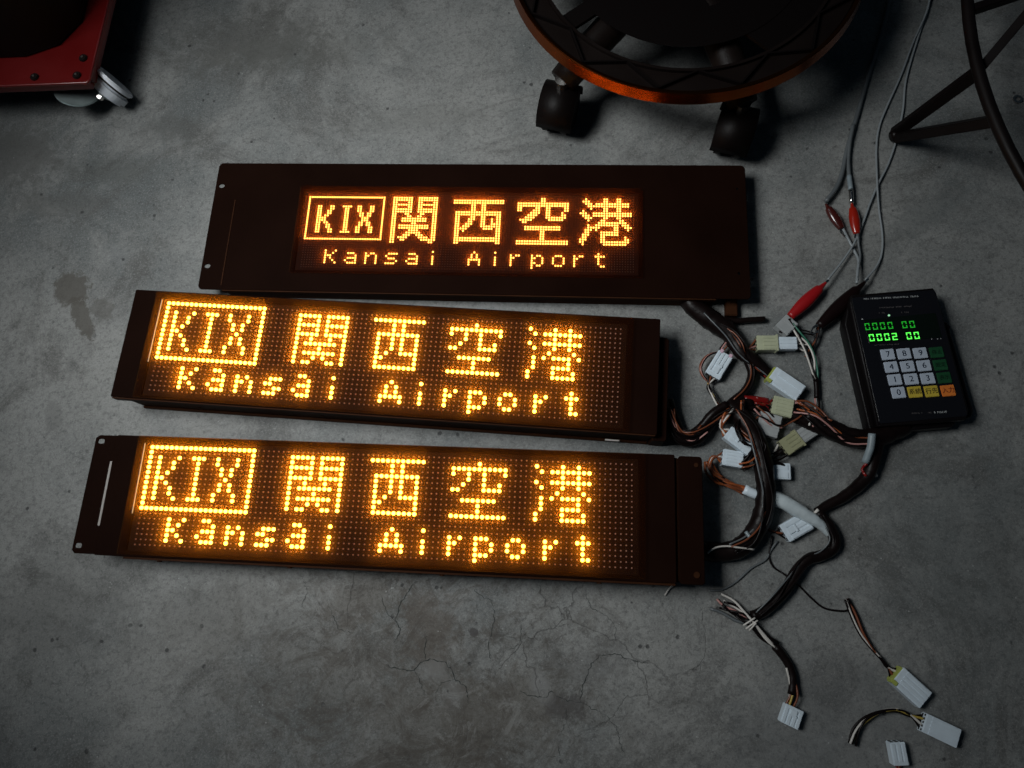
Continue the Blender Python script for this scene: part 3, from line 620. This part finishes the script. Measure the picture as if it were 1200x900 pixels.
connector('wire_connector', (902, 476), (926, 482), 22, 'cream ribbed connector at the end of the red sleeve', m='cream', z=.008, h=.012, ribs=5, latch=False, group=None,
    wires=([(884, 470, .014), (892, 472, .014), (897, 474, .014)], 4, .0014, .004, ['wire_red', 'wire_black', 'wire_brown'], 24))
connector('wire_connector', (886, 495), (911, 503), 27, 'frosted translucent connector just below the red sleeve', m='frost', z=.004, h=.011, ribs=3, latch=False,
    wires=([(872, 512, .010), (876, 500, .012), (880, 496, .010)], 4, .0012, .005, ['wire_brown', 'wire_white', 'wire_black'], 25))
connector('wire_connector', (915, 527), (951, 503), 20, 'yellowed translucent connector mated to a clear one above the small black wires', m='olive', m2='frost', z=.002, h=.012, latch=False,
    wires=([(884, 533, .008), (893, 536, .006), (905, 532, .006)], 3, .0013, .003, ['wire_black', 'wire_black', 'wire_white'], 26))
connector('wire_connector', (850, 508), (878, 529), 17, 'long white double connector leaning against the hooked harness', z=.010, h=.012, ribs=2,
    wires=([(856, 478, .018), (850, 488, .022), (846, 497, .020), (846, 503, .016)], 6, .0013, .004, ['wire_orange', 'wire_white', 'wire_brown', 'wire_orange'], 27))
connector('wire_connector', (844, 537), (868, 541), 19, 'grey-white connector with rows of pin holes nearest the corner of the lowest sign', z=.004, h=.013, ribs=5, holes=4, latch=False,
    wires=([(846, 562, .010), (838, 557, .014), (832, 548, .016), (834, 538, .014), (839, 535, .010)], 6, .0013, .004, ['wire_orange', 'wire_brown', 'wire_orange', 'wire_white'], 28))
connector('wire_connector', (923, 554), (902, 553), 19, 'small pale blue connector just right of the hooked harness', z=.0, h=.012, ribs=2, latch=False,
    wires=([(893, 546, .012), (905, 543, .012), (918, 545, .012), (924, 551, .008)], 2, .0012, .002, ['wire_black'], 29))
connector('wire_connector', (916, 626), (944, 610), 22, 'white connector half under the plastic film roll', z=.0, h=.011, ribs=3,
    wires=([(893, 600, .010), (894, 612, .006), (900, 620, .005), (909, 624, .005)], 3, .0012, .002, ['wire_black', 'wire_brown', 'wire_black'], 30))
connector('wire_connector', (928, 827), (921, 848), 22, 'short white connector at the lower end of the slim harness', z=.0, h=.011, ribs=4)
connector('wire_connector', (912, 378), (926, 390), 20, 'frosted clear connector in the jaw of the red clip', m='frost', z=.004, h=.011, ribs=2, latch=False)
ob = loc_thing('wire_bundle', 850, 560, 'orange and brown wire bundle ending in a short white sleeve', 'wires')
strands(ob, path([(828, 541, .010), (832, 551, .012), (842, 560, .012), (856, 566, .012), (873, 574, .010)]), 8, .0015, .0058, ['wire_orange', 'wire_brown', 'wire_orange', 'wire_black', 'wire_brown'], 33)
tube('sleeve', M['nylon'], ob, path([(872, 573, .012), (880, 577, .012), (890, 581, .012)]), .0058, 10)
# loose leads on the bare floor
connector('connector_lead', (1046, 789), (1079, 819), 24, 'loose lead with a white and lime connector, pointing down right on bare floor', lime=True, h=.012, latch=False,
    wires=([(991, 702, .004), (1000, 721, .005), (1010, 742, .006), (1022, 760, .006), (1032, 772, .006), (1040, 782, .006)], 5, .0014, .0038, ['wire_black', 'wire_brown', 'wire_black', 'wire_white'], 34), group='loose leads on the bare floor')
connector('connector_lead', (1077, 844), (1117, 863), 22, 'loose lead arched like a hook, with a long ribbed white connector', h=.012, latch=False, ribs=5,
    wires=([(998, 872, .004), (1003, 857, .005), (1013, 843, .006), (1030, 834, .007), (1050, 832, .007), (1066, 838, .006)], 5, .0013, .0040, ['wire_black', 'wire_white', 'wire_black', 'wire_yellow'], 35), group='loose leads on the bare floor')
connector('connector_lead', (1051, 894), (1046, 867), 18, 'small white connector cut by the bottom edge of the photo', h=.011, ribs=3, latch=False,
    wires=([(1056, 925, .004), (1055, 912, .005), (1053, 901, .006)], 3, .0015, .003, ['wire_red', 'wire_brown', 'wire_red'], 36), group='loose leads on the bare floor')
# thin wires
for nm, lab, pts, r_, m_ in (
    ('thin_wire', 'thin black wire running down the floor from the lowest sign side to the loose lead', [(905, 628, .004), (903, 640, .003), (901, 652, .002), (906, 664, .002), (916, 671, .002), (926, 678, .010), (938, 688, .002), (952, 702, .0015), (967, 713, .0015), (990, 716, .0015), (998, 712, .003)], .0011, 'wire_black'),
    ('thin_wire', 'thin dark wire curving from the connector back toward the lowest sign corner', [(911, 634, .003), (903, 645, .002), (897, 656, .002), (880, 666, .002), (862, 682, .002), (846, 691, .002), (832, 692, .002)], .0013, 'wire_grey'),
    ('thin_wire', 'short pale wire tail poking out below the lowest sign', [(790, 684, .010), (784, 690, .004), (779, 698, .002)], .0010, 'wire_white')):
    o = tube(nm, M[m_], None, path(pts), r_, 6, org=Vector()); tag(o, lab, 'wire')

# bundle from the red clip down to the harness
vb = loc_thing('wire_bundle', 950, 430, 'black and white stripped wires dropping from the red clip to the harness', 'wires')
strands(vb, path([(924, 374, .014), (934, 390, .014), (944, 405, .012), (951, 422, .010), (955, 438, .008), (957, 446, .008)]), 5, .0012, .004, ['wire_green', 'wire_white', 'wire_black', 'wire_black', 'wire_white'], 41)
tube('sleeve', M['wire_black'], vb, path([(956, 445, .007), (957, 456, .007), (957, 467, .007)]), .0032, 8)
strands(vb, path([(957, 466, .008), (957, 478, .012), (953, 490, .018), (951, 500, .020)]), 3, .0012, .003, ['wire_black', 'wire_pink', 'wire_white'], 42)
strands(vb, path([(959, 383, .012), (957, 398, .010), (951, 411, .008), (946, 420, .008)]), 3, .0012, .003, ['wire_black', 'wire_black', 'wire_brown'], 43)
strands(vb, path([(913, 389, .012), (925, 389, .010), (940, 389, .010), (953, 391, .010)]), 2, .0010, .002, ['wire_black'], 44)
strands(vb, path([(930, 400, .010), (936, 404, .010), (946, 408, .010)]), 3, .0010, .004, ['wire_white', 'wire_grey', 'wire_white'], 45)

# stray strands lying over and along the harnesses
strands(h1, path([(826, 366, .023), (842, 379, .024), (856, 391, .024), (866, 406, .025), (874, 418, .022), (888, 430, .018), (900, 440, .014)]), 4, .0009, .006, ['wire_black', 'wire_brown', 'wire_black', 'wire_grey'], 51)
strands(h1, path([(872, 410, .018), (880, 425, .016), (883, 442, .015), (876, 459, .015), (862, 471, .018)]), 2, .0009, .004, ['wire_black', 'wire_brown'], 52)
strands(h3, path([(862, 480, .022), (878, 498, .026), (889, 520, .028), (896, 550, .028), (898, 584, .027), (890, 612, .026), (878, 632, .024), (860, 646, .024)]), 4, .0010, .008, ['wire_black', 'wire_black', 'wire_brown', 'wire_grey'], 53)
strands(h4, path([(934, 478, .020), (952, 488, .026), (972, 500, .029), (996, 511, .029), (1020, 512, .026)]), 6, .0011, .010, ['wire_black', 'wire_brown', 'wire_black', 'wire_orange', 'wire_pink'], 54)
strands(h2, path([(779, 474, .028), (786, 492, .024), (796, 508, .020), (812, 513, .020), (828, 502, .021), (842, 488, .023), (856, 476, .025)]), 5, .0010, .007, ['wire_black', 'wire_brown', 'wire_black', 'wire_black'], 55)
strands(h5, path([(960, 604, .013), (972, 620, .014), (977, 636, .014), (964, 648, .014), (944, 656, .014), (926, 680, .014), (908, 704, .014), (888, 720, .013)]), 3, .0009, .005, ['wire_black', 'wire_black', 'wire_grey'], 56)
tang = loc_thing('wire_bundle', 875, 510, 'tangle of dark and copper wires between the white double connector and the translucent ones', 'wires')
strands(tang, path([(868, 470, .022), (872, 486, .018), (868, 500, .022), (876, 514, .026), (888, 524, .024), (880, 540, .020), (868, 548, .018)]), 6, .0011, .008, ['wire_black', 'wire_brown', 'wire_black', 'wire_orange', 'wire_black'], 57)
strands(tang, path([(884, 478, .016), (898, 488, .018), (912, 498, .016), (930, 492, .018), (946, 486, .020)]), 4, .0011, .006, ['wire_black', 'wire_brown', 'wire_pink', 'wire_black'], 58)
strands(tang, path([(900, 540, .010), (912, 536, .008), (922, 528, .006), (918, 520, .008)]), 2, .0011, .004, ['wire_black'], 59)

# clips
def big_clip(a, b, r, m, label, jaw=None, group='crocodile clips', z=.012):
    A, B = at(*a, z), at(*b, z); d = (B-A); L_ = d.length; ang = math.atan2(d.y, d.x)
    t = thing('crocodile_clip', (A.x, A.y, 0), ang, label, 'clip', group)
    def prof(u): return r*(.62+.42*math.sin(math.pi*min(1, u*1.15))) if u < .80 else r*(.50-.35*(u-.80)/.2)
    bm = bmesh.new(); tube_into(bm, [(L_*i/24, 0, z) for i in range(25)], lambda u: prof(u), 14, raw=True)
    bmesh.ops.scale(bm, vec=(1, 1, .78), verts=bm.verts, space=Matrix.Translation((0, 0, -z))); link('boot', bm_mesh(bm), M[m], t, smooth=True)
    for s in (-1, 1):
        bm = bmesh.new(); tube_into(bm, [(L_*.04, s*r*.28, z), (-r*.9, s*r*.42, z-.001), (-r*1.7, s*r*.10, z-.002)], lambda u: r*.20*(1-.4*u), 6, raw=True); link('jaw', bm_mesh(bm), M['copper' if jaw else 'chrome'], t)
    bm = bmesh.new(); tube_into(bm, [(L_*.97, 0, z), (L_*1.04, 0, z)], r*.22, 8, raw=True); link('collar', bm_mesh(bm), M['chrome'], t)
    return t
big_clip((926, 371), (969, 330), .0078, 'clip_red', 'large bright red crocodile clip gripping the stripped wires', True)
big_clip((960, 382), (1015, 329), .0085, 'clip_black', 'large black crocodile clip lying between red clip and controller')
big_clip((986, 268), (967, 238), .0062, 'clip_brown', 'small dark brown crocodile clip on the left grey cable', z=.008)
big_clip((1004, 274), (998, 237), .0064, 'clip_darkred', 'small orange-red crocodile clip on the grey cable with metal ferrule', z=.008)
ca = loc_thing('test_lead', 1000, 120, 'thick grey test cable that forks to the two small clips', 'cable', 'test leads')
tube('cable', M['wire_grey'], ca, path([(1046, -20, .004), (1038, 20, .004), (1029, 52, .004), (1017, 90, .004), (1008, 122, .004), (1000, 150, .004), (992, 178, .004), (987, 202, .005), (980, 220, .006), (968, 236, .008)]), .0030, 8)
tube('cable', M['wire_grey'], ca, path([(1000, 146, .008), (996, 166, .006), (994, 190, .005), (996, 214, .006), (998, 234, .008)]), .0026, 8)
tube('ferrule', M['chrome'], ca, path([(997, 222, .008), (998, 238, .008)]), .0029, 10)
tube('ferrule', M['tie'], ca, path([(995, 206, .006), (997, 222, .008)]), .0031, 10)
tb = loc_thing('test_lead', 985, 305, 'pair of short grey tails joining the small clips to the black clip', 'cable', 'test leads')
tube('cable', M['wire_clear'], tb, path([(988, 268, .008), (994, 280, .005), (1000, 292, .004), (1006, 305, .006), (1005, 318, .012), (1004, 332, .016)]), .0018, 8)
tube('cable', M['wire_grey'], tb, path([(1005, 274, .008), (1006, 286, .006), (1008, 300, .006), (1006, 314, .010), (1005, 328, .016)]), .0016, 8)
tc_ = loc_thing('test_lead', 1050, 110, 'thin pale lead running from the top edge down to the red clip', 'cable', 'test leads')
tube('cable', M['wire_clear'], tc_, path([(1091, -15, .003), (1087, 12, .003), (1077, 40, .003), (1062, 92, .003), (1058, 130, .003), (1050, 165, .003), (1041, 192, .003), (1029, 216, .004), (1019, 240, .004), (1011, 262, .004), (1001, 285, .008), (988, 305, .008), (970, 328, .012)]), .0014, 7)
td = loc_thing('test_lead', 1030, 200, 'thin pale lead bowing round to the black clip beside the controller', 'cable', 'test leads')
tube('cable', M['wire_clear'], td, path([(1093, -15, .006), (1085, 16, .006), (1070, 50, .004), (1055, 90, .003), (1038, 128, .003), (1030, 150, .003), (1027, 175, .003), (1028, 215, .006), (1030, 245, .004), (1034, 275, .003), (1033, 298, .003), (1026, 314, .006), (1014, 328, .012)]), .0014, 7)

# ------------------------------------------------------------------ rolling stool
CX, CY, RZ = .351, .703, .108
st = thing('rolling_stool', (CX, CY, 0), 0, 'round black rolling stool base with ribbed ring tray and casters at the top', 'stool')
RO, RI = .2275, .193
def lathe(name, m, prof, seg=72, parent=st):
    bm = bmesh.new(); R_ = []
    for i in range(seg):
        a = 2*math.pi*i/seg; R_.append([bm.verts.new((r*math.cos(a), r*math.sin(a), z)) for r, z in prof])
    for i in range(seg):
        A_, B_ = R_[i], R_[(i+1) % seg]
        for k in range(len(prof)): bm.faces.new((A_[k], B_[k], B_[(k+1) % len(prof)], A_[(k+1) % len(prof)]))
    return link(name, bm_mesh(bm), m, parent, smooth=False)
r_ = lathe('rim', M['rim'], [(RO-.0065, RZ), (RO+.0022, RZ), (RO+.0026, RZ+.001), (RO-.0006, RZ+.0150), (RO-.0016, RZ+.0162), (RO-.0055, RZ+.0155), (RO-.007, RZ+.004)], 300)
lathe('tray_ring', M['stool'], [(RI, RZ+.003), (RO-.0072, RZ+.003), (RO-.0072, RZ+.010), (RI, RZ+.010)], 96)
lathe('inner_lip', M['stool'], [(RI-.004, RZ+.001), (RI-.0002, RZ+.001), (RI-.0002, RZ+.014), (RI-.004, RZ+.014)], 96)
nr = 28
for i in range(nr):
    a0, a1 = 2*math.pi*i/nr, 2*math.pi*(i+1)/nr
    p0 = Vector(((RO-.008)*math.cos(a0), (RO-.008)*math.sin(a0), RZ+.0125)) if i % 2 else Vector((RI*math.cos(a0), RI*math.sin(a0), RZ+.0125))
    p1 = Vector(((RO-.008)*math.cos(a1), (RO-.008)*math.sin(a1), RZ+.0125)) if not i % 2 else Vector((RI*math.cos(a1), RI*math.sin(a1), RZ+.0125))
    d = p1-p0; bm = bmesh.new(); box_into(bm, 0, d.length, -.0011, .0011, -.0024, .0028)
    o = link('rib', bm_mesh(bm), M['stool_dark'], st); o.location = p0; o.rotation_euler = (0, 0, math.atan2(d.y, d.x))
def arm(ang, L_, caster_rot):
    ca_, sa_ = math.cos(ang), math.sin(ang)
    bm = bmesh.new(); tube_into(bm, [(.02*ca_, .02*sa_, RZ-.004), (.10*ca_, .10*sa_, RZ-.012), (L_*.85*ca_, L_*.85*sa_, RZ-.028), (L_*ca_, L_*sa_, RZ-.040)], lambda t: .023-.004*t, 10, raw=True)
    link('arm', bm_mesh(bm), M['stool'], st, smooth=True)
    c = Vector((L_*ca_, L_*sa_, 0)); dv = Vector((math.cos(caster_rot), math.sin(caster_rot), 0)); pv = Vector((-dv.y, dv.x, 0))
    bm = bmesh.new(); tube_into(bm, [c+Vector((0, 0, RZ-.034)), c+Vector((0, 0, RZ-.050))], .010, 12, raw=True); link('stem', bm_mesh(bm), M['chrome'], st)
    wc = c+dv*.013+Vector((0, 0, .031))
    for s in (-1, 1):
        o = link('caster_wheel', cyl_mesh(.031, .018, 32, .005), M['tyre'], st, smooth=False); o.location = wc+pv*s*.0130; o.rotation_euler = (math.pi/2, 0, caster_rot)
    bm = bmesh.new(); N_ = 12
    for s in (-1, 1):
        vs = [bm.verts.new(wc+pv*s*.0240+dv*(.0330*math.cos(a))+Vector((0, 0, .0330*math.sin(a)))) for a in [math.radians(-5+190*i/N_) for i in range(N_+1)]]
        if s < 0: A_ = vs
        else: B_ = vs
    for i in range(N_): bm.faces.new((A_[i], A_[i+1], B_[i+1], B_[i]))
    o = link('caster_hood', bm_mesh(bm), M['stool_dark'], st, smooth=True); so = o.modifiers.new('solid', 'SOLIDIFY'); so.thickness = .002
arm(math.radians(-149), .224, math.radians(-120)); arm(math.radians(-85), .214, math.radians(-120))
for a_ in (-12, 60, 135): arm(math.radians(a_), .212, math.radians(a_+40))
hub = link('hub', cyl_mesh(.036, .06, 32, .004), M['stool'], st); hub.location = (0, 0, RZ-.004)
lathe('shelf', M['stool_dark'], [(.03, RZ+.004), (.150, RZ+.004), (.154, RZ+.009), (.03, RZ+.009)], 64)
for k in range(9):
    a = math.radians(-60+32.5*k); bm = bmesh.new(); box_into(bm, .14, RI, -.052 if k < 7 else -.012, .052 if k < 7 else .012, RZ+.0032+.0001*k, RZ+.008+.0001*k)
    o = link('spoke', bm_mesh(bm), M['stool_dark'], st); o.rotation_euler = (0, 0, a+math.radians(2))

# ------------------------------------------------------------------ round tubular stand at the top right
HZ = .15; hc = Vector((1.1248, .3041, HZ)); foot = at(1048, 161, .006)
sd = thing('tubular_stand', (foot.x, foot.y, 0), 0, 'black tubular hoop stand with a pointed V leg at the top right corner', 'stand')
def rel(v): return Vector(v)-sd.location
bm = bmesh.new(); tube_into(bm, [rel(hc+Vector((.543*math.cos(a), .543*math.sin(a), 0))) for a in [2*math.pi*i/120 for i in range(121)]], .0064, 10, raw=True); link('hoop', bm_mesh(bm), M['frame_black'], sd, smooth=True)
def bar(a, b, w_, h_, name='leg'):
    a, b = rel(a), rel(b); d = b-a; bm = bmesh.new(); box_into(bm, 0, d.length, -w_/2, w_/2, -h_/2, h_/2, .001)
    bmesh.ops.transform(bm, matrix=Matrix.Translation(a) @ d.to_track_quat('X', 'Z').to_matrix().to_4x4(), verts=bm.verts); link(name, bm_mesh(bm), M['frame_black'], sd)
bar(foot+Vector((0, .004, .004)), at(1149, 82, HZ-.008), .010, .014); bar(foot+Vector((0, -.003, .004)), at(1170, 141, HZ-.008), .012, .012)
bar(at(1146, 84, HZ-.014), at(1215, 2, HZ+.03), .010, .014, 'brace'); bar(at(1138, 12, HZ-.002), at(1210, -12, HZ), .010, .010, 'brace')
tube('foot_cap', M['rubber'], sd, [foot+Vector((-.006, .0, .004)), foot+Vector((.010, .001, .006))], .0072, 8)
wsh = at(1192, 117, 0); bm = bmesh.new(); R2 = []
for i in range(20):
    a = 2*math.pi*i/20; R2.append([bm.verts.new((r*math.cos(a), r*math.sin(a), z)) for r, z in ((.003, .0002), (.0062, .0002), (.0062, .0018), (.003, .0018))])
for i in range(20):
    for k in range(4): bm.faces.new((R2[i][k], R2[(i+1) % 20][k], R2[(i+1) % 20][(k+1) % 4], R2[i][(k+1) % 4]))
ws = link('washer', bm_mesh(bm), M['screw']); ws.location = wsh; tag(ws, 'small steel washer on the floor inside the tubular hoop', 'washer')

# ------------------------------------------------------------------ red tool cart corner
cz = .075
pc = at(104, 97, cz); pr_ = at(128, -2, cz); pl = at(-2, 101, cz)
ux = (pl-pc).normalized(); uy = (pr_-pc).normalized()
cart = thing('tool_cart', (pc.x, pc.y, 0), 0, 'corner of a red metal tool cart on a white caster at the top left', 'tool cart')
def cp(a, b): v = ux*a+uy*b; return (v.x, v.y)
plate('chassis', M['cart'], cart, [[cp(.004, 0), cp(.55, 0), cp(.55, .75), cp(0, .75), cp(0, .004)], ], cz-.004, cz, .0012)
plate('skirt', M['cart'], cart, [[cp(.006, .004), cp(.54, .004), cp(.54, .012), cp(.006, .012)]], cz-.018, cz-.0045, .0005)
plate('skirt', M['cart'], cart, [[cp(.004, .014), cp(.012, .014), cp(.012, .74), cp(.004, .74)]], cz-.018, cz-.0045, .0005)
plate('cabinet', M['cart_black'], cart, [[cp(.055, .062), cp(.10, .045), cp(.54, .045), cp(.54, .74), cp(.030, .74), cp(.030, .10)]], cz+.0005, cz+.40, .004)
for a_, b_ in ((.016, .040), (.019, .012), (.080, .012)):
    v = ux*a_+uy*b_; o = link('rubber_grommet', cyl_mesh(.0058, .003, 16, .001), M['tyre'], cart); o.location = (v.x, v.y, cz+.0012)
    o = link('screw', cyl_mesh(.0016, .002, 8), M['screw'], cart); o.location = (v.x, v.y, cz+.0030)
# caster
wp = at(126, 104, .030)-cart.location; wa = math.radians(30)
ax = Vector((math.cos(wa), math.sin(wa), 0)); tl = .20   # the axle leans, so the tread shows from above
axv = (ax*math.cos(tl)+Vector((0, 0, math.sin(tl)))).normalized(); wq = axv.to_track_quat('Z', 'Y').to_euler()
def wheelpart(name, r, w_, m, off, bev=.002, seg=36):
    o = link(name, cyl_mesh(r, w_, seg, bev), M[m], cart); o.location = wp+axv*off; o.rotation_euler = wq; return o
wheelpart('caster_wheel', .0290, .016, 'wheel', 0, .004); wheelpart('wheel_gap', .0265, .003, 'tyre', .0090, .0004); wheelpart('wheel_flange', .0290, .006, 'wheel', .0132, .0018)
wheelpart('wheel_recess', .0190, .002, 'tie', -.0078, .0004); wheelpart('wheel_hub', .0105, .006, 'zinc', -.0095, .001); wheelpart('axle_nut', .0052, .016, 'chrome', -.011, .0008, 6)
o = link('caster_plate', cyl_mesh(.030, .0025, 36, .001), M['zinc'], cart); v = at(91, 107, .034)-cart.location; o.location = v; o.rotation_euler = (-.12, .35, 0)
